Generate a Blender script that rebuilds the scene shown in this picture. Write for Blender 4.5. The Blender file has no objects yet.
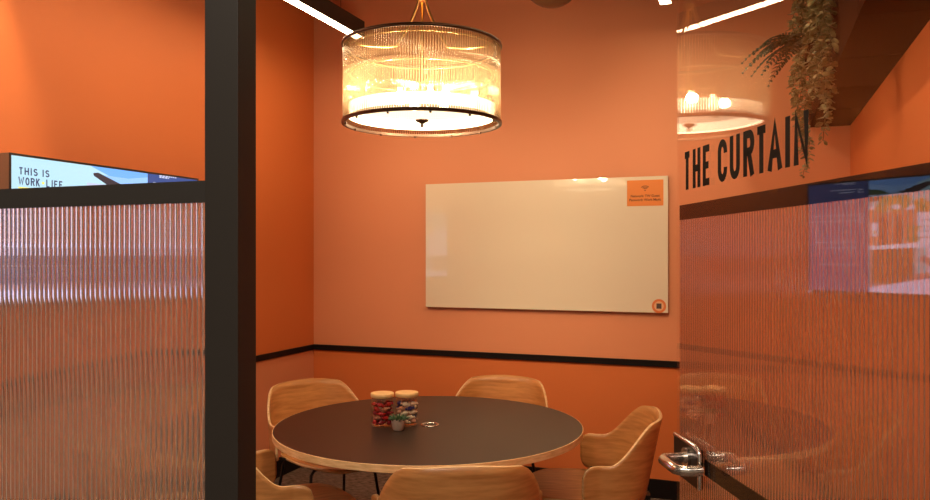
import bpy, bmesh, math, random
from mathutils import Vector, Matrix
random.seed(7)
S = bpy.context.scene
COL = S.collection

# ------------------------------------------------------------------ camera
F, TH, HY, EYE = 763.0, 0.3606, 255.5, 1.5
cam_d = bpy.data.cameras.new('camera')
cam = bpy.data.objects.new('camera', cam_d); COL.objects.link(cam)
cam.location = (0, 0, EYE)
cam.rotation_euler = (math.pi / 2, 0, TH)
cam_d.sensor_width = 36.0
cam_d.lens = F / 930 * 36.0
cam_d.shift_y = (HY - 250.0) / 930
cam_d.clip_start = 0.05
S.camera = cam

# ------------------------------------------------------------------ world, exposure
w = bpy.data.worlds.new('world'); S.world = w; w.use_nodes = True
w.node_tree.nodes['Background'].inputs[0].default_value = (0.75, 0.62, 0.5, 1)
w.node_tree.nodes['Background'].inputs[1].default_value = 0.12
S.view_settings.view_transform = 'Standard'
S.view_settings.look = 'None'
S.view_settings.exposure = 0.0
S.view_settings.gamma = 1.0
S.view_settings.use_curve_mapping = False
S.cycles.max_bounces = 14
S.cycles.transparent_max_bounces = 32
S.cycles.transmission_bounces = 12
S.cycles.glossy_bounces = 6
S.cycles.diffuse_bounces = 5
S.cycles.caustics_reflective = False
S.cycles.caustics_refractive = True
S.cycles.sample_clamp_indirect = 6.0
S.cycles.use_denoising = True

BAR_STRENGTH = 32.0      # linear lights
BULB_WATTS = 15.0         # each pendant bulb
SPOT_WATTS = 170.0
WASH_WATTS = 105.0
CORRIDOR_WATTS = 120.0
WARM = (1.0, 0.75, 0.48)

def light(name, kind, loc, energy, color, size=0.1, size_y=None, rot=(0, 0, 0), parent=None, **kw):
    d = bpy.data.lights.new(name, kind); d.energy = energy; d.color = color
    if kind == 'AREA':
        d.size = size
        if size_y: d.shape = 'RECTANGLE'; d.size_y = size_y
    elif kind in ('POINT', 'SPOT'):
        d.shadow_soft_size = size
    for k, v in kw.items(): setattr(d, k, v)
    o = bpy.data.objects.new(name, d); COL.objects.link(o)
    o.location = loc; o.rotation_euler = rot
    if parent: o.parent = parent
    return o

# unseen area light added in the corridor to brighten walls and post
light('added_corridor_light', 'AREA', (-0.6, -0.6, 3.5), CORRIDOR_WATTS, (1.0, 0.86, 0.7), 2.4, 0.6)

# ------------------------------------------------------------------ helpers
def mat(name, color=(.8, .8, .8), rough=.5, metal=0.0, spec=0.5, emit=None, estr=0.0, coat=0.0):
    m = bpy.data.materials.new(name); m.use_nodes = True
    b = m.node_tree.nodes['Principled BSDF']
    b.inputs['Base Color'].default_value = (*color, 1)
    b.inputs['Roughness'].default_value = rough
    b.inputs['Metallic'].default_value = metal
    b.inputs['Specular IOR Level'].default_value = spec
    b.inputs['Coat Weight'].default_value = coat
    b.inputs['Coat Roughness'].default_value = .04
    if emit:
        b.inputs['Emission Color'].default_value = (*emit, 1)
        b.inputs['Emission Strength'].default_value = estr
    return m

def noise_col(m, c1, c2, scale, stretch=(1, 1, 1), bump=0.0, detail=4.0, lo=.35, hi=.65, coord='Object'):
    nt = m.node_tree; N = nt.nodes; L = nt.links
    b = N['Principled BSDF']
    tc = N.new('ShaderNodeTexCoord'); mp = N.new('ShaderNodeMapping'); mp.inputs['Scale'].default_value = stretch
    nz = N.new('ShaderNodeTexNoise'); nz.inputs['Scale'].default_value = scale; nz.inputs['Detail'].default_value = detail
    cr = N.new('ShaderNodeValToRGB')
    cr.color_ramp.elements[0].position = lo; cr.color_ramp.elements[1].position = hi
    cr.color_ramp.elements[0].color = (*c1, 1); cr.color_ramp.elements[1].color = (*c2, 1)
    L.new(tc.outputs[coord], mp.inputs[0]); L.new(mp.outputs[0], nz.inputs['Vector'])
    L.new(nz.outputs['Fac'], cr.inputs[0]); L.new(cr.outputs[0], b.inputs['Base Color'])
    if bump:
        bp = N.new('ShaderNodeBump'); bp.inputs['Strength'].default_value = bump; bp.inputs['Distance'].default_value = .004
        L.new(nz.outputs['Fac'], bp.inputs['Height']); L.new(bp.outputs[0], b.inputs['Normal'])
    return m

def thin_glass(name, tint=(1, 1, 1), ior=1.5, rough=0.0, extra=None):
    """clear glass sheet: straight-through view plus fresnel reflection"""
    m = bpy.data.materials.new(name); m.use_nodes = True
    nt = m.node_tree; N = nt.nodes; L = nt.links; N.clear()
    out = N.new('ShaderNodeOutputMaterial'); mix = N.new('ShaderNodeMixShader')
    tr = N.new('ShaderNodeBsdfTransparent'); tr.inputs[0].default_value = (*tint, 1)
    gl = N.new('ShaderNodeBsdfGlossy'); gl.inputs['Roughness'].default_value = rough
    gl.inputs['Color'].default_value = (1, 1, 1, 1)
    fr = N.new('ShaderNodeFresnel'); geo = N.new('ShaderNodeNewGeometry')
    ma = N.new('ShaderNodeMath'); ma.operation = 'MULTIPLY_ADD'   # a thin sheet reflects alike from both faces
    ma.inputs[1].default_value = 1 / ior - ior; ma.inputs[2].default_value = ior
    L.new(geo.outputs['Backfacing'], ma.inputs[0]); L.new(ma.outputs[0], fr.inputs['IOR'])
    L.new(fr.outputs[0], mix.inputs[0]); L.new(tr.outputs[0], mix.inputs[1]); L.new(gl.outputs[0], mix.inputs[2])
    last = mix
    if extra:   # (shader kind, colour, share)
        kind, c, fac = extra
        ex = N.new(kind); ex.inputs[0].default_value = (*c, 1)
        m2 = N.new('ShaderNodeMixShader'); m2.inputs[0].default_value = fac
        L.new(mix.outputs[0], m2.inputs[1]); L.new(ex.outputs[0], m2.inputs[2]); last = m2
    L.new(last.outputs[0], out.inputs[0])
    return m

def obj(name, bm, m, parent=None, smooth=False, ang=None):
    me = bpy.data.meshes.new(name)
    bmesh.ops.recalc_face_normals(bm, faces=bm.faces)
    bm.to_mesh(me); bm.free()
    for x in (m if isinstance(m, (list, tuple)) else [m]): me.materials.append(x)
    if smooth: me.shade_smooth()
    if ang is not None:
        me.shade_smooth(); me.set_sharp_from_angle(angle=math.radians(ang))
    o = bpy.data.objects.new(name, me); COL.objects.link(o)
    if parent: o.parent = parent
    return o

def tag(o, label=None, cat=None, group=None, kind=None):
    if label: o['label'] = label
    if cat: o['category'] = cat
    if group: o['group'] = group
    if kind: o['kind'] = kind
    return o

def empty(name, loc, rz=0.0, **kw):
    o = bpy.data.objects.new(name, None); COL.objects.link(o)
    o.location = loc; o.rotation_euler = (0, 0, rz); o.empty_display_size = .1
    return tag(o, **kw)

def copy_tree(o, parent=None):
    c = o.copy(); COL.objects.link(c); c.parent = parent
    for ch in [x for x in bpy.data.objects if x.parent == o]: copy_tree(ch, c)
    return c

def box(bm, x0, x1, y0, y1, z0, z1, mi=0, bev=0.0):
    r = bmesh.ops.create_cube(bm, size=1.0)
    vs = r['verts']
    for v in vs:
        v.co = Vector(((x0 + x1) / 2 + v.co.x * (x1 - x0), (y0 + y1) / 2 + v.co.y * (y1 - y0), (z0 + z1) / 2 + v.co.z * (z1 - z0)))
    fs = {f for v in vs for f in v.link_faces}
    for f in fs: f.material_index = mi
    if bev:
        es = list({e for v in vs for e in v.link_edges})
        bmesh.ops.bevel(bm, geom=es, offset=bev, segments=2, affect='EDGES', profile=.6)
    return bm

def boxm(name, m, parent, *a, **k):
    return obj(name, box(bmesh.new(), *a, **k), m, parent)

def tube(bm, pts, r, seg=10, closed=False, cap=True, mi=0):
    pts = [Vector(p) for p in pts]; n = len(pts)
    rs = r if isinstance(r, (list, tuple)) else [r] * n
    rings = []; up = None
    for i, p in enumerate(pts):
        a = pts[(i - 1) % n] if (closed or i > 0) else p
        b = pts[(i + 1) % n] if (closed or i < n - 1) else p
        t = (b - a).normalized()
        if up is None:
            up = Vector((0, 0, 1)) if abs(t.z) < .9 else Vector((1, 0, 0))
        s = t.cross(up).normalized(); up = s.cross(t).normalized()
        rings.append([bm.verts.new(p + (s * math.cos(2 * math.pi * k / seg) + up * math.sin(2 * math.pi * k / seg)) * rs[i]) for k in range(seg)])
    m = n if closed else n - 1
    for i in range(m):
        A, B = rings[i], rings[(i + 1) % n]
        for k in range(seg):
            f = bm.faces.new((A[k], A[(k + 1) % seg], B[(k + 1) % seg], B[k])); f.material_index = mi
    if cap and not closed:
        bm.faces.new(rings[0][::-1]).material_index = mi; bm.faces.new(rings[-1]).material_index = mi
    return bm

def lathe(bm, prof, seg=32, cx=0, cy=0, mi=0):
    rings = []
    for r, z in prof:
        if r < 1e-6: rings.append([bm.verts.new((cx, cy, z))])
        else: rings.append([bm.verts.new((cx + r * math.cos(2 * math.pi * k / seg), cy + r * math.sin(2 * math.pi * k / seg), z)) for k in range(seg)])
    for A, B in zip(rings, rings[1:]):
        if len(A) == 1 and len(B) == 1: continue
        for k in range(seg):
            k2 = (k + 1) % seg
            if len(A) == 1: f = bm.faces.new((A[0], B[k], B[k2]))
            elif len(B) == 1: f = bm.faces.new((A[k], B[0], A[k2]))
            else: f = bm.faces.new((A[k], B[k], B[k2], A[k2]))
            f.material_index = mi
    return bm

def arc(cx, cy, rx, ry, a0, a1, n=10):
    return [(cx + rx * math.cos(math.radians(a0 + (a1 - a0) * i / n)), cy + ry * math.sin(math.radians(a0 + (a1 - a0) * i / n))) for i in range(n + 1)]

# stroke lettering in a unit cell (x 0..1, y 0..1)
GL = {
 'T': [[(0, 1), (1, 1)], [(.5, 1), (.5, 0)]],
 'H': [[(0, 0), (0, 1)], [(1, 0), (1, 1)], [(0, .5), (1, .5)]],
 'E': [[(1, 1), (0, 1), (0, 0), (1, 0)], [(0, .5), (.85, .5)]],
 'F': [[(1, 1), (0, 1), (0, 0)], [(0, .5), (.85, .5)]],
 'L': [[(0, 1), (0, 0), (1, 0)]],
 'I': [[(.5, 0), (.5, 1)]],
 'C': [[(1, .7)] + [(1, .74)] + arc(.5, .74, .5, .26, 10, 170) + arc(.5, .26, .5, .26, 190, 350) + [(1, .3)]],
 'U': [[(0, 1)] + arc(.5, .26, .5, .26, 180, 360) + [(1, 1)]],
 'R': [[(0, 0), (0, 1), (.5, 1)] + arc(.6, .77, .4, .23, 80, -80) + [(0, .54)], [(.5, .54), (1, 0)]],
 'A': [[(0, 0), (.5, 1), (1, 0)], [(.2, .3), (.8, .3)]],
 'N': [[(0, 0), (0, 1), (1, 0), (1, 1)]],
 'S': [arc(.5, .76, .46, .24, 25, 250) + arc(.5, .25, .48, .25, 80, -155)],
 'W': [[(0, 1), (.25, 0), (.5, .8), (.75, 0), (1, 1)]],
 'O': [arc(.5, .5, .5, .5, 0, 360, 24)],
 'K': [[(0, 0), (0, 1)], [(1, 1), (.05, .45)], [(.3, .58), (1, 0)]],
 '-': [[(0, .5), (1, .5)]],
}
def ribbon(bm, pts, wd, put, depth, mi=0):
    """flat stroke of width wd through 2-D pts; put(x, y, d) -> 3-D point"""
    def off(i):
        p = Vector(pts[i])
        t1 = (Vector(pts[i]) - Vector(pts[i - 1])).normalized() if i > 0 else None
        t2 = (Vector(pts[i + 1]) - Vector(pts[i])).normalized() if i < len(pts) - 1 else None
        if t1 is None: t1 = t2
        if t2 is None: t2 = t1
        n1 = Vector((-t1.y, t1.x)); n2 = Vector((-t2.y, t2.x)); n = n1 + n2
        if n.length < 1e-3: n = n1
        n.normalize(); k = min(1.8, 1 / max(.3, n.dot(n1)))
        return p + n * wd / 2 * k, p - n * wd / 2 * k
    O = [off(i) for i in range(len(pts))]
    rows = [[bm.verts.new(put(q.x, q.y, d)) for q, d in ((a, 0), (b, 0), (b, depth), (a, depth))] for a, b in O]
    for A, B in zip(rows, rows[1:]):
        for k in range(4):
            bm.faces.new((A[k], A[(k + 1) % 4], B[(k + 1) % 4], B[k])).material_index = mi
    bm.faces.new(rows[0][::-1]).material_index = mi; bm.faces.new(rows[-1]).material_index = mi

def glyph(bm, ch, x0, x1, y0, y1, wd, put, depth, mi=0):
    h = wd / 2
    for st in GL[ch]:
        pts = []
        for (a, b) in st:
            px = (x0 + h + a * (x1 - x0 - 2 * h)); py = (y0 + h + b * (y1 - y0 - 2 * h))
            j = len(pts); nb = st[1] if j == 0 else st[-2] if j == len(st) - 1 else None
            if nb and b in (0, 1) and abs(nb[1] - b) > .2 and b != nb[1]: py = y0 + b * (y1 - y0)
            pts.append((px, py))
        ribbon(bm, pts, wd, put, depth, mi)

# ------------------------------------------------------------------ materials
SALMON = (0.77, 0.315, 0.160); ORANGE = (0.71, 0.198, 0.056)
def paint(name, c, rough=.55):
    m = mat(name, c, rough, spec=.3)
    k = .97
    noise_col(m, tuple(v * k for v in c), c, 1.3, (1, 1, .2), detail=1, lo=.3, hi=.7)
    return m
m_salmon = paint('salmon_wall_paint', SALMON)
m_orange = paint('orange_wall_paint', ORANGE)
m_black = mat('black_powder_coat', (.022, .018, .015), .42)
m_blacktrim = mat('black_trim_paint', (.008, .006, .006), .5, spec=.2)
m_ceil = mat('dark_ceiling_paint', (.07, .05, .04), .8)
m_corr = mat('corridor_plaster', (.62, .56, .48), .8)
m_panel = mat('dark_brown_board', (.032, .013, .008), .8, spec=.0)
m_carpet = noise_col(mat('brown_flecked_carpet', (.2, .15, .12), .95, spec=.1), (.07, .045, .035), (.24, .17, .13), 26, (1, 3.2, 1), bump=.5, detail=8)
m_glass = thin_glass('clear_glass', ior=1.30)
m_glass_win = thin_glass('clear_window_glass', ior=1.5)
m_vinyl = mat('black_vinyl', (.010, .006, .005), .6, spec=.05)
m_steel = mat('brushed_stainless_steel', (.62, .58, .54), .22, 1.0)
m_brass = mat('brass', (.78, .45, .16), .28, 1.0)
m_bronze = mat('dark_bronze', (.075, .035, .018), .35, .6)
m_blackmetal = mat('black_metal', (.012, .011, .011), .4, .3)
m_laminate = noise_col(mat('dark_brown_table_laminate', (.03, .02, .015), .36, spec=.35), (.022, .013, .009), (.026, .015, .010), 3)
m_plyedge = noise_col(mat('pale_plywood_edge', (.85, .55, .26), .45), (.72, .44, .19), (.92, .62, .32), 18, (1, 1, 6))
def wood(name, c1, c2, stretch):
    return noise_col(mat(name, c1, .42, coat=.15), c1, c2, 7, stretch, detail=6, lo=.3, hi=.72)
m_oak = wood('oiled_oak_veneer', (.44, .175, .046), (.66, .31, .10), (1.2, 1.2, 9))
m_oak_seat = wood('oiled_oak_veneer_seat', (.44, .175, .046), (.64, .29, .095), (9, 1.2, 1.2))
m_bamboo = wood('bamboo_lid', (.72, .42, .16), (.85, .55, .25), (1, 8, 1))

# reeded glass sheet: real ribs refract what stands behind
m_reed = bpy.data.materials.new('reeded_glass'); m_reed.use_nodes = True
nt = m_reed.node_tree; nt.nodes.clear()
_o = nt.nodes.new('ShaderNodeOutputMaterial'); _g = nt.nodes.new('ShaderNodeBsdfGlass')
_g.inputs['Roughness'].default_value = .02; _g.inputs['IOR'].default_value = 1.48; _g.inputs['Color'].default_value = (.97, .95, .93, 1)
_t = nt.nodes.new('ShaderNodeBsdfTransparent'); _mx = nt.nodes.new('ShaderNodeMixShader'); _mx.inputs[0].default_value = .94
nt.links.new(_t.outputs[0], _mx.inputs[1]); nt.links.new(_g.outputs[0], _mx.inputs[2]); _tl = nt.nodes.new('ShaderNodeBsdfTranslucent'); _tl.inputs[0].default_value = (1, .97, .93, 1)
_m2 = nt.nodes.new('ShaderNodeMixShader'); _m2.inputs[0].default_value = .08   # slight frosting
nt.links.new(_mx.outputs[0], _m2.inputs[1]); nt.links.new(_tl.outputs[0], _m2.inputs[2]); nt.links.new(_m2.outputs[0], _o.inputs[0])

# ------------------------------------------------------------------ room shell
XL, XR, YB, YF, H = -3.01, 0.52, 4.84, 1.04, 3.6
ZC0, ZC1 = 0.812, 0.851
def struct(name, m, *a, **k):
    return tag(boxm(name, m, None, *a, **k), kind='structure')

struct('floor', m_carpet, XL - .2, XR + 2.5, -3.0, YB + .2, -.1, 0)
struct('ceiling', m_ceil, XL - .2, XR + 2.5, -3.0, YB + .2, H, H + .1)
def two_tone(name, lower, upper, x0, x1, y0, y1):
    bm = bmesh.new(); box(bm, x0, x1, y0, y1, 0, ZC0 + .02, 0); box(bm, x0, x1, y0, y1, ZC0 + .02, H, 1)
    return tag(obj(name, bm, [lower, upper]), kind='structure')
two_tone('wall_back', m_orange, m_salmon, XL - .15, XR + .15, YB, YB + .15)
two_tone('wall_left', m_salmon, m_orange, XL - .15, XL, 1.09, YB)
two_tone('wall_right', m_salmon, m_orange, XR, XR + .15, 1.09, YB)
bm = bmesh.new()
box(bm, XL - .15, -2.05, 1.04, 1.10, 0, H)
box(bm, -2.05, -.849, 1.04, 1.10, 2.42, H)
box(bm, -.783, .30, 1.04, 1.10, 2.42, H)
box(bm, .37, XR + 2.5, 1.04, 1.10, 0, H)
tag(obj('wall_front', bm, m_corr), kind='structure')
struct('wall_corridor', m_corr, XL - .2, XR + 2.5, -3.1, -3.0, 0, H)
# chair rail
struct('trim_1', m_blacktrim, XL, XR, YB - .012, YB, ZC0, ZC1)
struct('trim_2', m_blacktrim, XL, XL + .012, 1.10, YB - .012, ZC0, ZC1)
struct('trim_3', m_blacktrim, XR - .012, XR, 1.10, YB - .012, ZC0, ZC1)
struct('baseboard_back', m_blacktrim, XL, XR, YB - .014, YB, 0, .115)
struct('baseboard_left', m_blacktrim, XL, XL + .014, 1.10, YB - .014, 0, .115)
struct('baseboard_right', m_blacktrim, XR - .014, XR, 1.10, YB - .014, 0, .115)
# dark bulkhead with board joints along the right wall
bm = bmesh.new(); y = YB
while y > 1.2:
    box(bm, .305, XR, max(1.10, y - .55), y - .008, 2.24, H, bev=0.0)
    box(bm, .31, XR, y - .009, y, 2.245, H)
    y -= .55
tag(obj('trim_4', bm, m_panel), kind='structure')
# black steel posts of the glazed front
struct('trim_5', m_black, -.849, -.783, 1.030, 1.079, 0, H, bev=.001)
struct('trim_6', m_black, .302, .37, 1.030, 1.090, 0, H)

# ------------------------------------------------------------------ glazing
def reeded(name, x0, x1, z0, z1, yfront, ydir, parent, pitch=.0112, base=.0012, sag=.0017):
    bm = bmesh.new(); n = max(1, round((x1 - x0) / pitch)); p = (x1 - x0) / n; K = 8; cols = []
    for i in range(n * K + 1):
        u = (i % K) / K * 2 - 1; x = x0 + i * p / K
        yb = yfront + ydir * (base + sag * (1 - u * u))
        cols.append([bm.verts.new((x, yfront, z0)), bm.verts.new((x, yfront, z1)), bm.verts.new((x, yb, z1)), bm.verts.new((x, yb, z0))])
    for A, B in zip(cols, cols[1:]):
        for k in range(4): bm.faces.new((A[k], A[(k + 1) % 4], B[(k + 1) % 4], B[k]))
    bm.faces.new(cols[0]); bm.faces.new(cols[-1][::-1])
    o = obj(name, bm, m_reed, parent, ang=25)
    return o

win = empty('window_1', (-1.454, 1.047, 0), kind='structure')
def wx(x): return x + 1.454
boxm('glass_pane', m_glass_win, win, wx(-2.05), wx(-.849), -.005, .005, .02, 2.42)
boxm('rail', m_black, win, wx(-2.05), wx(-.849), .0055, .016, 1.590, 1.627)
boxm('rail', m_black, win, wx(-2.05), wx(-.849), .0055, .016, .986, 1.022)
reeded('reeded_panel', wx(-2.05), wx(-.849), 1.022, 1.590, .0065, 1, win)
reeded('reeded_panel', wx(-2.05), wx(-.849), .03, .986, .0065, 1, win)

DW = 1.075
door = empty('door_1', (.2944, 1.0420, 0), math.atan2(.8971, -.4417), kind='structure')
bm = bmesh.new(); box(bm, 0, DW, -.006, 0, .012, 2.40)
obj('glass_leaf', bm, m_glass, door)
boxm('rail', m_vinyl, door, 0.0, DW - .001, -.0125, -.0065, 1.590, 1.627)
boxm('rail', m_vinyl, door, 0.0, DW - .155, -.0125, -.0065, .986, 1.022)
reeded('reeded_panel', 0, DW - .001, 1.022, 1.590, -.0070, -1, door)
reeded('reeded_panel', 0, DW - .001, .03, .986, -.0070, -1, door)
# lettering on the outer face
spans = [('T', .0460, .0917), ('H', .104, .1487), ('E', .1632, .2078), ('C', .2451, .2920), ('U', .3054, .3525),
         ('R', .3684, .4160), ('T', .4205, .4700), ('A', .4700, .5260), ('I', .5370, .5530), ('N', .5665, .6161)]
bm = bmesh.new()
for ch, a, b in spans:
    glyph(bm, ch, a, b, 1.6615, 1.7550, .0165, lambda x, y, d: (DW - x, .0003 + d, y), .0004)
obj('lettering', bm, m_vinyl, door)
# lock case and lever handles
bm = bmesh.new(); box(bm, DW - .166, DW - .014, .0005, .014, .955, 1.047, 0, bev=.002)
lc = obj('lock_case', bm, mat('lock_face_dark_reflection', (.05, .03, .022), .3, .8), door)  # steel face coloured dark to stand for its dark reflection
bm = bmesh.new()
tube(bm, [(DW - .014, .010, 1.049), (DW - .146, .010, 1.049), (DW - .162, .010, 1.044), (DW - .168, .010, 1.030), (DW - .168, .010, .955)], .0058, 8)
obj('lock_case_trim', bm, m_steel, lc, ang=50)
def lever(name, sy, y0, lab):
    bm = bmesh.new(); x1 = DW - .104; x2 = DW - .218
    bz = 1.014
    pts = [(x1, y0, bz), (x1, y0 + sy * .045, bz), (x1 - .004, y0 + sy * .058, bz), (x1 - .016, y0 + sy * .066, bz),
           (x2 + .022, y0 + sy * .066, bz), (x2 + .008, y0 + sy * .058, bz), (x2, y0 + sy * .044, bz), (x2, y0 + sy * .012, bz)]
    tube(bm, pts, .0122, 12)
    h = obj(name, bm, m_steel, door, ang=50)
    b2 = bmesh.new(); tube(b2, [(x1, y0 - sy * .001, bz), (x1, y0 + sy * .008, bz)], .024, 20)
    tube(b2, [(x1, y0 + sy * .008, bz), (x1, y0 + sy * .012, bz)], .014, 20)
    obj('rosette', b2, m_steel, h, ang=50)
    return h
lever('lever_handle', 1, .014, '')
lever('lever_handle', -1, -.0135, '')

# ------------------------------------------------------------------ television on the left wall
TVX, TY0, TW, TZ0, TH_ = -2.943, 2.339, 1.175, 1.28, .656
tv = empty('television', (TVX, TY0, TZ0), label='wide wall mounted television showing a bright sky picture, left of the post', cat='television')
m_tvbody = mat('television_case', (.30, .20, .14), .4)
bm = bmesh.new(); box(bm, -.055, -.001, 0, TW, -.005, TH_)
obj('case', bm, m_tvbody, tv)
m_bez = mat('television_bezel', (.02, .015, .012), .3)
bm = bmesh.new()
box(bm, -.001, .004, 0, TW, TH_ - .010, TH_); box(bm, -.001, .004, 0, TW, -.005, .012)
box(bm, -.001, .004, 0, .008, .012, TH_ - .010); box(bm, -.001, .004, TW - .010, TW, .012, TH_ - .010)
obj('bezel', bm, m_bez, tv)
boxm('wall_bracket', m_blackmetal, tv, XL - TVX + .001, -.055, .35, .85, .15, .5)
bm = bmesh.new(); box(bm, .004, .006, TW - .02, TW - .008, -.004, .006)
obj('status_light', bm, mat('status_light', (.9, .9, 1), .4, emit=(.9, .8, 1), estr=2.0), tv)
TE = 1.4
def em(name, c, s=1.0):
    m = mat(name, (.01, .01, .012), .2, emit=c, estr=s * TE); return m
cols = dict(sky=(.46, .72, .85), skyhi=(.16, .42, .95), navy=(.025, .07, .24), dark=(.035, .03, .04), hill=(.04, .10, .05), tree=(.75, .42, .12),
            bld=(.75, .30, .18), bld2=(.35, .12, .07), white=(1.15, 1.15, 1.5), counter=(.36, .14, .06), pave=(1.0, 1.0, 1.5), shade=(.5, .3, .33),
            text=(.04, .05, .12), yellow=(.95, .80, .15), line=(.55, .6, .8), leaf=(.35, .35, .1), warm=(1, .75, .5), blue2=(.30, .55, 1.0))
keys = list(cols); mats = [em('screen_' + k, cols[k]) for k in keys]
bm = bmesh.new()
layer = [0]
def P2(u, v, d): return (.0008 + d, u * TW, v * TH_)
def poly(k, pts):
    layer[0] += 1; d = layer[0] * .00003
    f = bm.faces.new([bm.verts.new(P2(u, v, d)) for u, v in pts]); f.material_index = keys.index(k)
def rect(k, u0, v0, u1, v1): poly(k, [(u0, v0), (u1, v0), (u1, v1), (u0, v1)])
rect('sky', .006, .018, .672, .985)
poly('skyhi', [(.36, .985), (.672, .985), (.672, .90), (.50, .90)])
poly('blue2', [(.672, .955), (.56, .925), (.374, .93), (.45, .86), (.672, .86)])
poly('hill', [(.672, .91), (.62, .90), (.56, .86), (.50, .83), (.672, .80)])
poly('dark', [(.374, .935), (.40, .942), (.53, .87), (.672, .83), (.672, .80), (.48, .83), (.378, .915)])
rect('white', .006, .40, .672, .76)
# autumn trees
for i in range(46):
    cx = random.uniform(.30, .665); cy = random.uniform(.70, .80) - .03 * math.sin(cx * 20); r = random.uniform(.012, .03)
    poly('tree' if i % 3 else 'leaf', [(cx + r * (1 + .3 * math.sin(k * 2.1 + i)) * math.cos(k * math.pi / 4), cy + 1.5 * r * math.sin(k * math.pi / 4)) for k in range(8)])
# pavilion with door, posts, awning
poly('bld', [(.672, .74), (.60, .70), (.45, .72), (.45, .42), (.672, .42)])
rect('bld2', .585, .42, .625, .66); rect('bld2', .515, .42, .545, .68); rect('bld', .50, .42, .515, .72)
rect('white', .63, .50, .662, .62); rect('warm', .635, .52, .655, .55)
poly('white', [(.57, .745), (.555, .765), (.53, .765), (.515, .745), (.53, .725), (.555, .725)])
# billboard on the right of the pavilion
rect('shade', .37, .48, .448, .70); rect('white', .374, .49, .444, .69)
for v in (.62, .57, .53): rect('line', .385, v, .43, v + .012)
for i in range(14):
    cx = random.uniform(.44, .49); cy = random.uniform(.45, .56); r = .012
    poly('leaf', [(cx - r * .4, cy - r), (cx + r * .4, cy - r), (cx + r, cy + r * 2), (cx - r, cy + r * 2)])
# pavement and counter
poly('pave', [(.006, .018), (.672, .018), (.672, .11), (.40, .20), (.40, .42), (.006, .42)])
poly('shade', [(.672, .11), (.672, .06), (.36, .16), (.40, .20)]); poly('shade', [(.44, .30), (.36, .22), (.30, .24), (.42, .34)])
poly('counter', [(.664, .385), (.664, .10), (.56, .09), (.462, .15), (.455, .40)])
poly('white', [(.672, .385), (.672, .415), (.42, .445), (.415, .42), (.455, .405)])
pts = []
for i in range(20):
    u = .645 - i * .0088; v = .19 + .11 * random.random() + .06 * math.sin(i * .9)
    rect('warm', u, v, u + .004, v + .007)
# bench colonnade further left: dark planters under a canopy
rect('navy', .006, .13, .36, .335)
rect('shade', .006, .10, .36, .14)
# headline
def line_text(txt, u0, u1, v0, v1, wd, k, widths=None):
    n = len(txt); ws = [(.45 if c in 'I ' else 1.4 if c == 'W' else 1.0) for c in txt]; gap = .28
    tot = sum(ws) + gap * (n - 1); sc = (u1 - u0) / tot; x = u0
    layer[0] += 1; d = layer[0] * .00003
    for c, wv in zip(txt, ws):
        if c not in ' .': glyph(bm, c, x * TW, (x + wv * sc) * TW, v0 * TH_, v1 * TH_, wd, lambda a, b, e: (.0008 + d + e, a, b), .00002, keys.index(k))
        if c == '.': rect('yellow', x + .2 * sc, (v0 + v1) / 2 - .008, x + .8 * sc, (v0 + v1) / 2 + .008)
        x += (wv + gap) * sc
line_text('THIS IS', .036, .166, .866, .914, .0060, 'text')
line_text('WORK.LIFE', .034, .226, .798, .850, .0060, 'text')
rect('yellow', .034, .775, .20, .784)
rect('line', .34, .84, .672, .86)
# navy side panel with rows of small lines and icons
rect('navy', .672, .018, .990, .985)
for u0, u1, v in ((.74, .85, .975), (.74, .80, .963), (.74, .87, .915), (.74, .82, .89), (.735, .80, .80), (.737, .969, .69), (.737, .992, .64), (.737, .95, .45), (.737, .90, .40), (.737, .93, .25)):
    n = int((u1 - u0) / .012); x = u0
    while x < min(u1, .985):
        wv = random.uniform(.006, .016); rect('line', x, v, min(x + wv, u1, .985), v + .010); x += wv + .004
for v in (.885, .67, .62): 
    rect('line', .700, v, .722, v + .036); rect('navy', .704, v + .008, .718, v + .028)
me = bpy.data.meshes.new('screen'); bm.to_mesh(me); bm.free()
for x in mats: me.materials.append(x)
o = bpy.data.objects.new('screen', me); COL.objects.link(o); o.parent = tv
o['label'] = 'lit screen with sky, pavilion and navy side panel'

# ------------------------------------------------------------------ glass whiteboard and what is stuck on it
WX0, WX1, WZ0, WZ1, WY = -2.102, -.4854, 1.148, 1.989, 4.81
wb = empty('whiteboard', ((WX0 + WX1) / 2, WY, WZ0), label='large cream glass whiteboard mounted on the salmon back wall', cat='whiteboard')
hw = (WX1 - WX0) / 2; hh = WZ1 - WZ0
m_wb = mat('cream_back_painted_glass', (.82, .73, .56), .35, spec=.3, coat=1.0)
m_wb.node_tree.nodes['Principled BSDF'].inputs['Coat Roughness'].default_value = .01
bm = bmesh.new(); box(bm, -hw, hw, 0, .006, 0, hh)
for f in bm.faces: f.material_index = 0 if f.calc_center_median().y < .0005 else 1
obj('glass_board', bm, [m_wb, mat('dark_glass_edge', (.10, .05, .03), .3)], wb)
boxm('backing_frame', m_blackmetal, wb, -hw + .004, hw - .004, .006, .029, .004, hh - .004)
card = empty('notice_card', (-.623, WY - .001, 1.807), label='orange wifi notice card stuck on the top right of the whiteboard', cat='notice')
cw, chh = .1105, .160
boxm('paper', mat('orange_card', (.83, .27, .055), .6), card, -cw, cw, -.001, 0, 0, chh)
bm = bmesh.new()
put = lambda x, y, d: (x, -.0011 - d, y)
for r in (.012, .021, .030):
    ribbon(bm, arc(0, .098, r, r * .85, 40, 140, 8), .0035, put, .0003)
ribbon(bm, [(0, .092), (0, .099)], .006, put, .0003)
obj('wifi_symbol', bm, mat('dark_print', (.12, .03, .01), .6), card)
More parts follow.
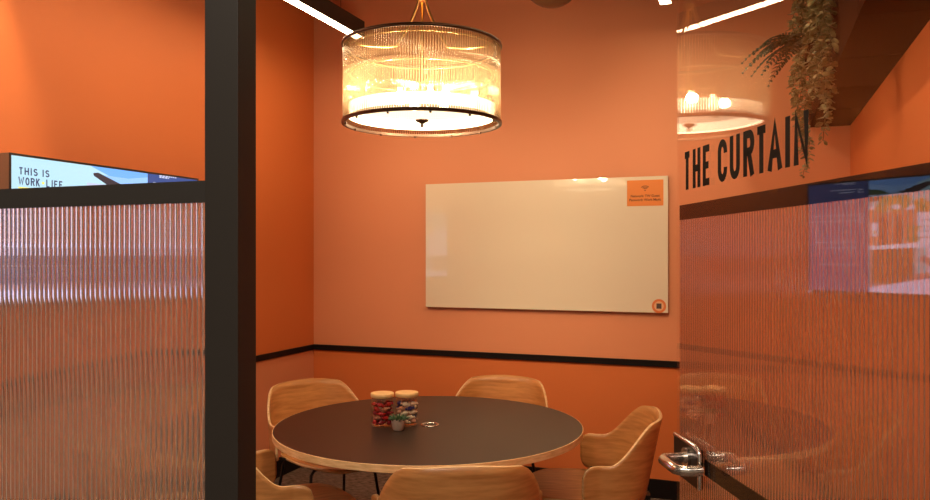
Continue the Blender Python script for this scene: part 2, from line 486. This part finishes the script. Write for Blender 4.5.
def small_text(name, body, size, loc, parent, m):
    cu = bpy.data.curves.new(name, 'FONT'); cu.body = body; cu.size = size; cu.align_x = 'CENTER'; cu.extrude = .0002; cu.offset = .0004
    t = bpy.data.objects.new(name, cu); COL.objects.link(t)
    dg = bpy.context.evaluated_depsgraph_get(); me = bpy.data.meshes.new_from_object(t.evaluated_get(dg))
    bpy.data.objects.remove(t)
    me.materials.append(m)
    o = bpy.data.objects.new(name, me); COL.objects.link(o); o.parent = parent; o.location = loc; o.rotation_euler = (math.pi / 2, 0, 0)
    return o
m_print = bpy.data.materials['dark_print']
small_text('network_line', 'Network: TW Guest', .0205, (0, -.0014, .055), card, m_print)
small_text('password_line', 'Password: Work Magic', .0205, (0, -.0014, .031), card, m_print)
st = empty('round_sticker', (-.5391, WY - .001, 1.189), label='small round orange sticker on the bottom right corner of the whiteboard', cat='sticker')
bm = bmesh.new(); tube(bm, [(0, 0, 0), (0, -.001, 0)], .043, 32); obj('disc', bm, mat('orange_sticker', (.80, .22, .06), .5), st)
bm = bmesh.new(); tube(bm, [(0, -.001, 0), (0, -.0014, 0)], .029, 32); obj('ring', bm, mat('pale_sticker_ring', (.86, .50, .28), .5), st)
boxm('dark_patch', mat('grey_brown_print', (.10, .06, .05), .5), st, -.015, .015, -.0019, -.0014, -.016, .016)

# ------------------------------------------------------------------ linear lights
def strip_mat():
    return mat('lit_diffuser', (.9, .9, .9), .5, emit=(1.0, .72, .43), estr=BAR_STRENGTH)
m_strip = strip_mat()
for i, (bx_, lab) in enumerate(((-2.41, 'black linear pendant light with a white strip, above and left of the drum lamp'),
                                (-.46, 'black linear pendant light whose end shows at the top above the door edge'))):
    L = 3.05; ye = 4.44
    lt = empty('linear_light', (bx_, ye, 2.925), label=lab, cat='pendant light', group='linear lights hung from the ceiling')
    boxm('housing', m_black, lt, -.033, .033, -L, 0, .0005, .105)
    boxm('light_strip', m_strip, lt, -.029, .029, -L + .004, -.004, -.003, .0005)
    for yy in (-.25, -L + .25):
        bm = bmesh.new(); tube(bm, [(0, yy, .105), (0, yy, .120)], .008, 8); tube(bm, [(0, yy, .11), (0, yy, H - 2.925)], .0012, 6)
        obj('suspension_wire', bm, m_blackmetal, lt)

# spherical dark pendant near the top edge
s_ = 4.35; dx, dy = -math.sin(TH) + 87 / F * math.cos(TH), math.cos(TH) + 87 / F * math.sin(TH)
gx, gy = dx * s_, dy * s_; gz = EYE + (HY - 7) / F * s_
gl = empty('globe_pendant', (gx, gy, gz), label='dark bronze round pendant cut off by the top edge, right of the drum lamp', cat='pendant')
R = .175
bm = bmesh.new(); lathe(bm, [(R * math.sin(math.radians(a)), R - R * math.cos(math.radians(a))) for a in range(0, 151, 6)] + [(.03, R * 1.95), (0, R * 1.95)], 40)
obj('globe', bm, mat('bronze_globe', (.16, .075, .03), .5, .2), gl, smooth=True)
bm = bmesh.new(); tube(bm, [(0, 0, R * 1.93), (0, 0, H - gz)], .006, 8); obj('rod', bm, m_blackmetal, gl)

# unseen warm spotlight added for the bright patch on the left wall
sp = empty('added_spotlight', (-2.70, 2.05, H), label='added unseen warm spotlight washing the left wall above the television', cat='spotlight')
bm = bmesh.new(); tube(bm, [(0, 0, 0), (0, 0, -.10)], .04, 24); obj('can', bm, m_black, sp, ang=40)
bm = bmesh.new(); tube(bm, [(0, 0, -.1001), (0, 0, -.102)], .032, 24)
obj('lens', bm, mat('spot_lens', (.9, .9, .9), .4, emit=(1, .75, .45), estr=12), sp)
light('spot_beam', 'SPOT', (0, 0, -.112), SPOT_WATTS, WARM, .02, rot=(0, math.radians(14), 0), parent=sp, spot_size=math.radians(46), spot_blend=.6)

for i, (sx_, lab) in enumerate(((-2.0, 'added unseen spotlight aimed at the left half of the back wall'), (-.75, 'added unseen spotlight aimed at the right half of the back wall'))):  # out-of-view spotlights added to brighten the back wall
    sp = empty('added_spotlight', (sx_, 2.35, H), label=lab, cat='spotlight', group='added unseen spotlights washing the back wall')
    d_ = Vector((.12, 2.49, -2.25)).normalized(); p0 = Vector((0, 0, -.09))
    bm = bmesh.new(); tube(bm, [(0, 0, 0), (0, 0, -.09)], .012, 10); obj('arm', bm, m_black, sp)
    bm = bmesh.new(); tube(bm, [p0 - d_ * .05, p0 + d_ * .07], .036, 24); obj('can', bm, m_black, sp, ang=40)
    bm = bmesh.new(); tube(bm, [p0 + d_ * .0702, p0 + d_ * .072], .030, 24); obj('lens', bm, bpy.data.materials['spot_lens'], sp)
    light('spot_beam', 'SPOT', tuple(p0 + d_ * .085), WASH_WATTS, WARM, .02, rot=d_.to_track_quat('-Z', 'Y').to_euler(), parent=sp, spot_size=math.radians(50), spot_blend=1.0)

# ------------------------------------------------------------------ drum chandelier
LX, LY, LZ0, LZ1, LR = -1.329, 3.002, 2.060, 2.397, .3417
ch = empty('drum_chandelier', (LX, LY, LZ0), label='large drum chandelier of clear glass rods with bronze rings above the round table', cat='chandelier')
hL = LZ1 - LZ0
def ring(name, r, z, rr, m, parent, flat=1.0):
    bm = bmesh.new(); n = 96
    rings = []
    for i in range(n):
        a = 2 * math.pi * i / n
        rings.append([bm.verts.new(((r + rr * math.cos(t)) * math.cos(a), (r + rr * math.cos(t)) * math.sin(a), z + rr * flat * math.sin(t))) for t in [k * math.pi / 4 for k in range(8)]])
    for i in range(n):
        A, B = rings[i], rings[(i + 1) % n]
        for k in range(8): bm.faces.new((A[k], B[k], B[(k + 1) % 8], A[(k + 1) % 8]))
    return obj(name, bm, m, parent, smooth=True)
ring('top_ring', LR - .003, hL - .004, .0055, m_bronze, ch, 1.4)
bm = bmesh.new()
prof = [(LR, 0), (LR + .002, .006), (LR + .001, .013), (LR - .012, .013), (LR - .013, .004), (LR - .013, 0), (LR, 0)]
lathe(bm, prof, 96); obj('bottom_ring', bm, m_bronze, ch, ang=40)
ring('inner_hoop', LR - .035, hL * .62, .0035, m_brass, ch)
ring('upper_hoop', LR - .03, hL - .02, .003, m_brass, ch)
m_rod = thin_glass('clear_glass_rod', (.9, .85, .8), 1.5, .06, ('ShaderNodeBsdfTranslucent', (1, .74, .44), .10))
_n = m_rod.node_tree; _lw = _n.nodes.new('ShaderNodeLayerWeight'); _lw.inputs[0].default_value = .5
_cr = _n.nodes.new('ShaderNodeValToRGB'); _cr.color_ramp.elements[0].color = (.97, .94, .90, 1); _cr.color_ramp.elements[1].color = (.22, .13, .07, 1)  # rod edges tinted dark brown in place of refraction streaks
_cr.color_ramp.elements[0].position = .10; _cr.color_ramp.elements[1].position = .70
_n.links.new(_lw.outputs['Facing'], _cr.inputs[0])
_n.links.new(_cr.outputs[0], [q for q in _n.nodes if q.type == 'BSDF_TRANSPARENT'][0].inputs[0])
NR = 196
base = bmesh.new(); tube(base, [(0, 0, .013), (0, 0, hL - .008)], .0038, 10)
rod0 = obj('glass_rod', base, m_rod, ch, smooth=True)
ang0 = math.atan2(-LY, -LX)
order = sorted(range(NR), key=lambda i: abs((2 * math.pi * i / NR + math.pi) % (2 * math.pi) - math.pi))
stuff = bmesh.new()
for j, i in enumerate(order):
    a = ang0 + 2 * math.pi * i / NR; x, y = (LR - .008) * math.cos(a), (LR - .008) * math.sin(a)
    if j < 100:
        r_ = rod0 if j == 0 else rod0.copy()
        if j: COL.objects.link(r_); r_.parent = ch
        r_.location = (x, y, 0)
    else:
        tube(stuff, [(x, y, .013), (x, y, hL - .008)], .0034, 6)
o = obj('glass_rod', stuff, m_rod, ch, smooth=True); o['kind'] = 'stuff'
# frosted diffuser tray
def glow(name, col, st):   # frosted: lets the bulbs through, and glows itself
    m = bpy.data.materials.new(name); m.use_nodes = True; nt = m.node_tree; nt.nodes.clear()
    _o = nt.nodes.new('ShaderNodeOutputMaterial'); _e = nt.nodes.new('ShaderNodeEmission'); _e.inputs[0].default_value = (*col, 1); _e.inputs[1].default_value = st
    _t = nt.nodes.new('ShaderNodeBsdfTransparent'); _mx = nt.nodes.new('ShaderNodeMixShader'); _mx.inputs[0].default_value = .35
    nt.links.new(_t.outputs[0], _mx.inputs[1]); nt.links.new(_e.outputs[0], _mx.inputs[2]); nt.links.new(_mx.outputs[0], _o.inputs[0]); return m
m_diff = glow('frosted_diffuser', (1, .84, .52), 3.0)
bm = bmesh.new(); lathe(bm, [(0, .022), (.12, .023), (.24, .027), (LR - .040, .036), (LR - .040, .042), (.24, .032), (0, .028)], 72)
obj('diffuser', bm, m_diff, ch, smooth=True)
bm = bmesh.new(); lathe(bm, [(LR - .030, .030), (LR - .026, .030), (LR - .026, .078), (LR - .030, .078), (LR - .030, .030)], 72)
obj('light_band', bm, glow('lit_light_band', (1, .78, .46), 14.0), ch, ang=30)
bm = bmesh.new(); lathe(bm, [(0, -.010), (.006, -.008), (.008, -.002), (.005, .003), (.010, .008), (.026, .016), (.030, .022), (0, .022)], 24)
obj('finial', bm, m_bronze, ch, smooth=True)
for k in range(12):
    a = ang0 + 2 * math.pi * k / 12 + .1; bm = bmesh.new()
    box(bm, (LR - .018) * math.cos(a) - .004, (LR - .018) * math.cos(a) + .004, (LR - .018) * math.sin(a) - .004, (LR - .018) * math.sin(a) + .004, -.006, .004)
    obj('ring_screw', bm, m_bronze, ch)
bm = bmesh.new(); tube(bm, [(0, 0, .028), (0, 0, hL + .19)], .006, 12); obj('stem', bm, m_brass, ch, smooth=True)
for k in range(3):
    a = ang0 + math.radians(60 + 120 * k); bm = bmesh.new(); pts = []
    for i in range(13):
        t = i / 12; r = .014 + .11 * t ** 1.5; z = hL + .22 - .235 * t
        pts.append((r * math.cos(a), r * math.sin(a), z))
    for q in range(1, 9):
        r = .124 + (LR - .03 - .124) * q / 8; pts.append((r * math.cos(a), r * math.sin(a), hL - .015 - .030 * (q / 8) * (1.6 - q / 8)))
    tube(bm, pts, .0062, 8); obj('arm', bm, m_brass, ch, smooth=True)
bm = bmesh.new(); lathe(bm, [(0, hL + .19), (.018, hL + .195), (.026, hL + .215), (.016, hL + .235), (.010, hL + .26), (.006, H - LZ0 - .03), (.006, H - LZ0)], 20)
obj('hanging_rod', bm, m_brass, ch, ang=40)
bm = bmesh.new(); lathe(bm, [(0, H - LZ0 - .03), (.05, H - LZ0 - .025), (.06, H - LZ0), (0, H - LZ0)], 24); obj('canopy', bm, m_brass, ch, ang=40)
m_bulb = mat('lit_bulb', (1, .9, .7), .3, emit=(1, .74, .4), estr=24)
for k in range(4):
    a = ang0 + math.radians(20 + 90 * k); x, y = .10 * math.cos(a), .10 * math.sin(a)
    bm = bmesh.new(); lathe(bm, [(0, .078), (.018, .083), (.024, .100), (.018, .122), (.010, .135), (.010, .15)], 16, x, y)
    b = obj('bulb', bm, m_bulb, ch, smooth=True)
    bm = bmesh.new(); tube(bm, [(x, y, .15), (x, y, .185)], .012, 10); tube(bm, [(0, 0, .18), (x, y, .18)], .004, 6); obj('bulb_holder', bm, m_brass, ch)
    light('bulb_light', 'POINT', (x * 1.5, y * 1.5, .11), BULB_WATTS, WARM, .02, parent=ch)

# ------------------------------------------------------------------ round table
TX, TYc, TR = -1.357, 3.143, .683
tb = empty('round_table', (TX, TYc, 0), label='round meeting table with a dark brown top and pale wood edge', cat='table')
bm = bmesh.new(); lathe(bm, [(0, .742), (TR - .003, .742), (TR - .003, .745), (TR - .0035, .7455), (0, .7455)], 128)
obj('tabletop', bm, m_laminate, tb, ang=30)
bm = bmesh.new(); lathe(bm, [(TR - .02, .717), (TR - .002, .716), (TR, .718), (TR, .7445), (TR - .0028, .7453), (TR - .0028, .7415), (TR - .02, .7415), (TR - .02, .717)], 128)
obj('table_edge', bm, m_plyedge, tb, ang=30)
bm = bmesh.new(); lathe(bm, [(0, .7165), (TR - .021, .7165), (TR - .021, .741), (0, .741)], 96); obj('underside_board', bm, m_blackmetal, tb)
bm = bmesh.new(); lathe(bm, [(0, 0), (.30, 0), (.30, .010), (.05, .022), (.036, .03), (.036, .68), (.16, .70), (.16, .716), (0, .716)], 48)
obj('pedestal', bm, m_blackmetal, tb, ang=35)
cg = empty('cable_grommet', (-1.345, 3.125, .7455), label='round steel cable grommet let into the table top beside the jars', cat='cable grommet')
bm = bmesh.new(); lathe(bm, [(.030, .0002), (.040, .0002), (.042, .0015), (.038, .004), (.032, .004), (.030, .0002)], 40); obj('rim', bm, m_steel, cg, smooth=True)
bm = bmesh.new(); lathe(bm, [(0, .0002), (.030, .0002), (.030, .0018), (.006, .0022), (0, .0022)], 32); obj('cap', bm, m_blackmetal, cg)

# ------------------------------------------------------------------ jars, candy, plant on the table
m_jar = thin_glass('jar_glass', (.97, .96, .94), 1.35)
def jar(x, y, label):
    j = empty('candy_jar', (x, y, .7456), label=label, cat='jar', group='candy jars on the round table')
    bm = bmesh.new(); lathe(bm, [(.038, 0), (.046, 0), (.050, .004), (.051, .05), (.050, .10), (.047, .118), (.047, .126), (.045, .126), (.045, .117), (.0475, .10), (.0485, .05), (.0475, .008), (.044, .004), (0, .004)], 40)
    obj('glass_body', bm, m_jar, j, smooth=True)
    bm = bmesh.new(); lathe(bm, [(0, .1262), (.050, .1262), (.052, .129), (.052, .142), (.050, .1445), (0, .1445)], 40)
    obj('lid', bm, m_bamboo, j, ang=40)
    return j
J1 = (-1.541, 3.045); J2 = (-1.447, 3.100)
jar(*J1, 'left glass jar of red wrapped candies with a bamboo lid')
jar(*J2, 'right glass jar of white wrapped candies with a bamboo lid, behind the succulent')
def candy_proto(m1, m2):
    bm = bmesh.new()
    pr = [(0, -.021), (.0095, -.020), (.004, -.0135), (.0035, -.012), (.0085, -.009), (.0105, 0), (.0085, .009), (.0035, .012), (.004, .0135), (.0095, .020), (0, .021)]
    lathe(bm, pr, 10)
    for v in bm.verts:
        if abs(v.co.z) > .015: v.co.x *= 1 + .25 * math.sin(5 * math.atan2(v.co.y, v.co.x)); v.co.y *= .6
    return obj('wrapped_candy', bm, m1, None, ang=40)
red = [mat('red_wrapper', (.55, .02, .02), .25, .2), mat('dark_red_wrapper', (.28, .01, .02), .25, .2), mat('clear_brown_wrapper', (.45, .17, .10), .3)]
pal = [mat('cream_wrapper', (.85, .68, .5), .35), mat('navy_wrapper', (.03, .03, .16), .3), mat('peach_wrapper', (.80, .35, .20), .35)]
def fill(J, mset, names, lab, grp):
    protos = [candy_proto(m, m) for m in mset]; used = [False] * len(protos)
    k = 0
    for lay in range(5):
        for q in range(5):
            i = random.choice((0, 0, 1, 2)) if mset is pal else random.choice((0, 0, 1, 2))
            a = q * 1.257 + lay * .6; r = .033
            o = protos[i]
            if used[i]: o = protos[i].copy(); COL.objects.link(o)
            used[i] = True
            o.location = (J[0] + r * math.cos(a), J[1] + r * math.sin(a), .7456 + .018 + lay * .0195)
            o.rotation_euler = (math.pi / 2 + random.uniform(-.25, .25), 0, a + random.uniform(-.5, .5))
            tag(o, names[i] + lab, 'candy', grp + names[i].split()[0] + ' wrapped')
            k += 1
    for p, u in zip(protos, used):
        if not u: bpy.data.objects.remove(p)
fill(J1, red, ['red wrapped candy', 'maroon wrapped candy', 'brown wrapped candy'], ' among those inside the left jar', 'candies in the left jar, ')
fill(J2, pal, ['cream wrapped candy', 'navy wrapped candy', 'peach wrapped candy'], ' among those inside the right jar', 'candies in the right jar, ')
pot = empty('potted_succulent', (-1.4335, 2.985, .7456), label='tiny succulent in a pale pot in front of the two jars', cat='plant')
bm = bmesh.new(); lathe(bm, [(0, 0), (.020, 0), (.024, .004), (.030, .036), (.033, .050), (.030, .050), (.027, .044), (0, .044)], 28)
obj('pot', bm, mat('pale_terracotta', (.50, .36, .27), .7), pot, ang=35)
bm = bmesh.new()
for k in range(34):
    a = k * 2.4; r = .026 * (k / 34) ** .5; z = .045
    ln = .022 + .010 * random.random(); tilt = .3 + 1.0 * r / .026
    d = Vector((math.cos(a) * math.sin(tilt), math.sin(a) * math.sin(tilt), math.cos(tilt)))
    p = Vector((r * math.cos(a), r * math.sin(a), z))
    tube(bm, [p, p + d * ln * .5, p + d * ln], [.0032, .0045, .0008], 5)
obj('foliage', bm, noise_col(mat('succulent_green', (.05, .14, .04), .5), (.012, .035, .012), (.05, .11, .035), 60), pot, smooth=True)

# ------------------------------------------------------------------ chairs
def make_chair():
    root = empty('armchair', (0, 0, 0))
    # wrap-round shell: back and arms
    bm = bmesh.new(); NU, NV = 64, 10
    HWc, YBk, YT = .282, -.235, .042
    path = []
    for i in range(401):
        ph = -90 + 180 * i / 400; c, s = math.cos(math.radians(ph)), math.sin(math.radians(ph)); e = 2 / 2.7
        path.append((math.copysign(abs(s) ** e, s) * HWc, -.03 + (YBk + .03) * abs(c) ** e))
    path = [(-HWc - .030 * (YT + .03 - k * (YT + .03) / 20) / (YT + .03), YT - k * (YT + .03) / 20) for k in range(20)] + path + \
           [(HWc + .030 * k / 20, -.03 + k * (YT + .03) / 20) for k in range(1, 21)]
    L = [0]
    for a, b in zip(path, path[1:]): L.append(L[-1] + math.dist(a, b))
    T = L[-1]
    def at(s):
        s = max(0, min(T, s)); import bisect
        i = min(len(path) - 2, max(0, bisect.bisect_right(L, s) - 1)); t = (s - L[i]) / max(1e-9, L[i + 1] - L[i])
        return path[i][0] + (path[i + 1][0] - path[i][0]) * t, path[i][1] + (path[i + 1][1] - path[i][1]) * t
    def smooth(t): t = max(0, min(1, t)); return t * t * (3 - 2 * t)
    ZB, ZA, ZT = .450, .620, .800
    rows = []
    us = []
    for i in range(NU + 1):
        u = i / NU; us.append(T * (u + .035 * math.sin(2 * math.pi * u) * -1))
    for s in us:
        e = min(s, T - s); x, y = at(s); mid = abs(s - T / 2)
        # top line: flat across the back, sweeping down to the arms
        k = smooth((mid - .185) / .185)
        top = ZT + (ZA - ZT) * k - .012 * (mid / .17) ** 2 * (1 - k)
        bot = ZB + .0 * k
        r = .055
        if e < r:
            q = r - math.sqrt(max(0, r * r - (r - e) ** 2)); top -= q * .9; bot += q * .9
        row = []
        for v in range(NV + 1):
            t = v / NV; z = bot + (top - bot) * t; h = max(0, z - ZB)
            lean = .02 + .20 * h; back = 1 - smooth((mid - .10) / .25)
            n = Vector((x / HWc, min(0, (y + .03)) / .24, 0)); 
            px = x + (x / HWc) * h * .06; py = y - h * .20 * back - .0 * h
            row.append(bm.verts.new((px, py, z)))
        rows.append(row)
    for A, B in zip(rows, rows[1:]):
        for v in range(NV): bm.faces.new((A[v], B[v], B[v + 1], A[v + 1])).smooth = True
    sh = obj('back_shell', bm, [m_oak, m_plyedge], root)
    md = sh.modifiers.new('thickness', 'SOLIDIFY'); md.thickness = .012; md.offset = 0; md.material_offset_rim = 1; md.use_even_offset = True
    # seat
    bm = bmesh.new(); NR_, NA = 8, 48; rr = []
    for i in range(NR_ + 1):
        f = i / NR_; row = []
        for k in range(NA):
            a = 2 * math.pi * k / NA; c, s = math.cos(a), math.sin(a); e = 2 / 2.8
            x = math.copysign(abs(c) ** e, c) * .245 * f; y = math.copysign(abs(s) ** e, s) * .270 * f + .055
            z = .438 + .016 * f ** 3 - .030 * max(0, (y - .19) / .13) ** 2 + .012 * max(0, (-y - .1) / .12) ** 2
            row.append(bm.verts.new((x, y, z)))
        rr.append(row)
    for i in range(1, NR_):
        for k in range(NA): bm.faces.new((rr[i][k], rr[i + 1][k], rr[i + 1][(k + 1) % NA], rr[i][(k + 1) % NA])).smooth = True
    c0 = rr[0][0]
    for v in rr[0][1:]: bm.verts.remove(v)
    for k in range(NA): bm.faces.new((c0, rr[1][k], rr[1][(k + 1) % NA])).smooth = True
    se = obj('seat', bm, [m_oak_seat, m_plyedge], root)
    md = se.modifiers.new('thickness', 'SOLIDIFY'); md.thickness = .012; md.offset = 0; md.material_offset_rim = 1
    # black joining bracket between back and seat
    bm = bmesh.new(); box(bm, -.035, .035, -.242, -.205, .415, .50, bev=.006); box(bm, -.035, .035, -.262, -.12, .408, .428)
    obj('bracket', bm, m_blackmetal, root)
    bm = bmesh.new()
    tube(bm, [(-.15, -.14, .415), (.15, -.14, .415), (.15, .15, .415), (-.15, .15, .415)], .008, 8, closed=True)
    for sx in (-1, 1): tube(bm, [(sx * .15, 0, .415), (sx * .275, -.01, .46)], .007, 8)
    obj('seat_frame', bm, m_blackmetal, root)
    for sx in (-1, 1):
        for (y0, y1) in ((.15, .215), (-.14, -.225)):
            bm = bmesh.new(); tube(bm, [(sx * .13, y0, .415), (sx * .165, y0 * 1.03, .412), (sx * .185, y0 * 1.06, .39), (sx * .225, y1, .0)], .008, 8)
            obj('leg', bm, m_blackmetal, root, smooth=True)
    return root
proto = make_chair()
# (x, y, facing x, facing y, label)
CH = [(-2.125, 3.56, .86, -.50, 'oak armchair at the far left of the table, by the left corner of the room'),
      (-1.340, 3.965, .0, -1.0, 'oak armchair behind the table against the back wall'),
      (-.690, 3.455, -.975, -.22, 'oak armchair seen from the side at the right of the table, near the door'),
      (-1.025, 2.645, -.40, .86, 'oak armchair nearest the camera with its back turned, in front of the table'),
      (-1.84, 2.72, .68, .74, 'oak armchair half hidden behind the black post at the near left')]
for i, (x, y, fx, fy, lab) in enumerate(CH):
    o = proto if i == 0 else copy_tree(proto)
    o.location = (x, y, 0); o.rotation_euler = (0, 0, math.atan2(fy, fx) - math.pi / 2)
    tag(o, lab, 'chair', 'oak armchairs around the round table')

# ------------------------------------------------------------------ trailing plants
m_leaf = noise_col(mat('olive_trailing_leaf', (.2, .2, .08), .5), (.11, .115, .045), (.36, .32, .15), 30)
m_fern = noise_col(mat('dark_fern_leaf', (.06, .1, .03), .5), (.018, .03, .010), (.05, .07, .025), 20)
m_stem = mat('plant_stem', (.12, .10, .04), .7)
def leaf(bm, p, d, n, L, W):
    d = d.normalized(); s = d.cross(n).normalized(); n = s.cross(d)
    t = .0007
    A = [p, p + d * L * .3 + s * W * .42 + n * .002, p + d * L * .65 + s * W * .5, p + d * L * .92 + s * W * .2 - n * .002, p + d * L - n * .003,
         p + d * L * .92 - s * W * .2 - n * .002, p + d * L * .65 - s * W * .5, p + d * L * .3 - s * W * .42 + n * .002]
    up = [bm.verts.new(q + n * t) for q in A]; dn = [bm.verts.new(q - n * t) for q in A]
    bm.faces.new(up); bm.faces.new(dn[::-1])
    for i in range(8): bm.faces.new((up[i], dn[i], dn[(i + 1) % 8], up[(i + 1) % 8]))
def trailing(x, y, ztop, vines, label, lsz):
    t = empty('trailing_plant', (x, y, ztop), label=label, cat='plant', group='plants hanging from the dark bulkhead')
    bm = bmesh.new(); box(bm, -.045, .302 - x, -.16, .16, .0, .13, bev=.008); obj('planter', bm, m_panel, t)
    fo = bmesh.new(); stb = bmesh.new()
    for (vx, vy, zl) in vines:
        p = Vector((vx * .6, vy * .8, .13)); pts = [p.copy(), Vector((vx - .05 * (vx < 0), vy, .10))]
        ln = ztop + .1 - zl; n = max(8, int(ln / .017)); ph = random.uniform(0, 6)
        for i in range(n):
            z = .10 - (ln) * (i + 1) / n
            pts.append(Vector((vx - .012 * math.sin(i * .35 + ph) + .004 * random.uniform(-1, 1), vy + .015 * math.cos(i * .3 + ph), z)))
        tube(stb, pts, .0016, 4)
        for i, q in enumerate(pts[1:]):
            for rep in range(3):
                a = random.uniform(0, 2 * math.pi); d = Vector((math.cos(a), math.sin(a), random.uniform(-.9, .15)))
                nn = Vector((random.uniform(-.6, .6), random.uniform(-.6, .6), 1))
                f_ = .55 + .45 * min(1, (len(pts) - i) / 8)
                L = lsz * random.uniform(.7, 1.15) * f_
                leaf(fo, q + d * .004, d, nn, L, L * .72)
    obj('foliage', fo, m_leaf, t); obj('stems', stb, m_stem, t)
    return t
trailing(.25, 3.28, 2.88, [(-.012, -.02, 2.12), (.01, .03, 2.08), (-.03, .06, 2.16), (.018, -.06, 2.05), (-.02, .0, 2.30), (.0, .09, 2.2), (.02, .0, 1.95)],
         'trailing plant with round olive leaves nearest the camera, hanging from the dark bulkhead', .034)
trailing(.24, 4.20, 2.98, [(-.02, -.03, 2.10), (.0, .03, 2.0), (-.035, .06, 2.2), (.01, -.06, 1.90), (-.02, .02, 2.3), (-.04, -.08, 2.25), (.012, .08, 2.02)],
         'thinner trailing plant hanging behind the word on the glass door, further back', .030)
def fern(x, y, z, n, L, label, a_mid):
    t = empty('hanging_fern', (x, y, z), label=label, cat='plant', group='ferns on the dark bulkhead')
    bm = bmesh.new(); box(bm, -.03, .302 - x, -.06, .06, -.05, .03, bev=.006); obj('planter', bm, m_panel, t)
    fo = bmesh.new()
    for k in range(n):
        a = a_mid + random.uniform(-1.1, 1.1); Lk = L * random.uniform(.7, 1.1); lift = random.uniform(.5, .95)
        prev = Vector((-.01, 0, .02)); N_ = 16; d2 = Vector((math.cos(a), math.sin(a), 0)); pts = [prev]
        for i in range(1, N_ + 1):
            tt = i / N_; pts.append(Vector((-.01, 0, .02)) + d2 * Lk * tt + Vector((0, 0, Lk * (lift * tt - .95 * tt * tt))))
        tube(fo, pts, .0012, 4)
        for i in range(2, N_ + 1):
            tng = (pts[i] - pts[i - 1]).normalized(); sd = tng.cross(Vector((0, 0, 1))).normalized(); tt = i / N_
            w_ = .038 * math.sin(math.pi * min(1, tt * .9 + .1)) + .006
            for sg in (-1, 1): leaf(fo, pts[i], sd * sg + tng * .6, Vector((0, 0, 1)), w_, .010)
    obj('fronds', fo, m_fern, t)
fern(.25, 3.72, 2.40, 16, .26, 'dark green fern reaching out left between the trailing plants', math.pi * 1.02)
fern(.25, 3.62, 2.76, 12, .20, 'dark green fern at the very top beside the near trailing plant', math.pi * 1.02)
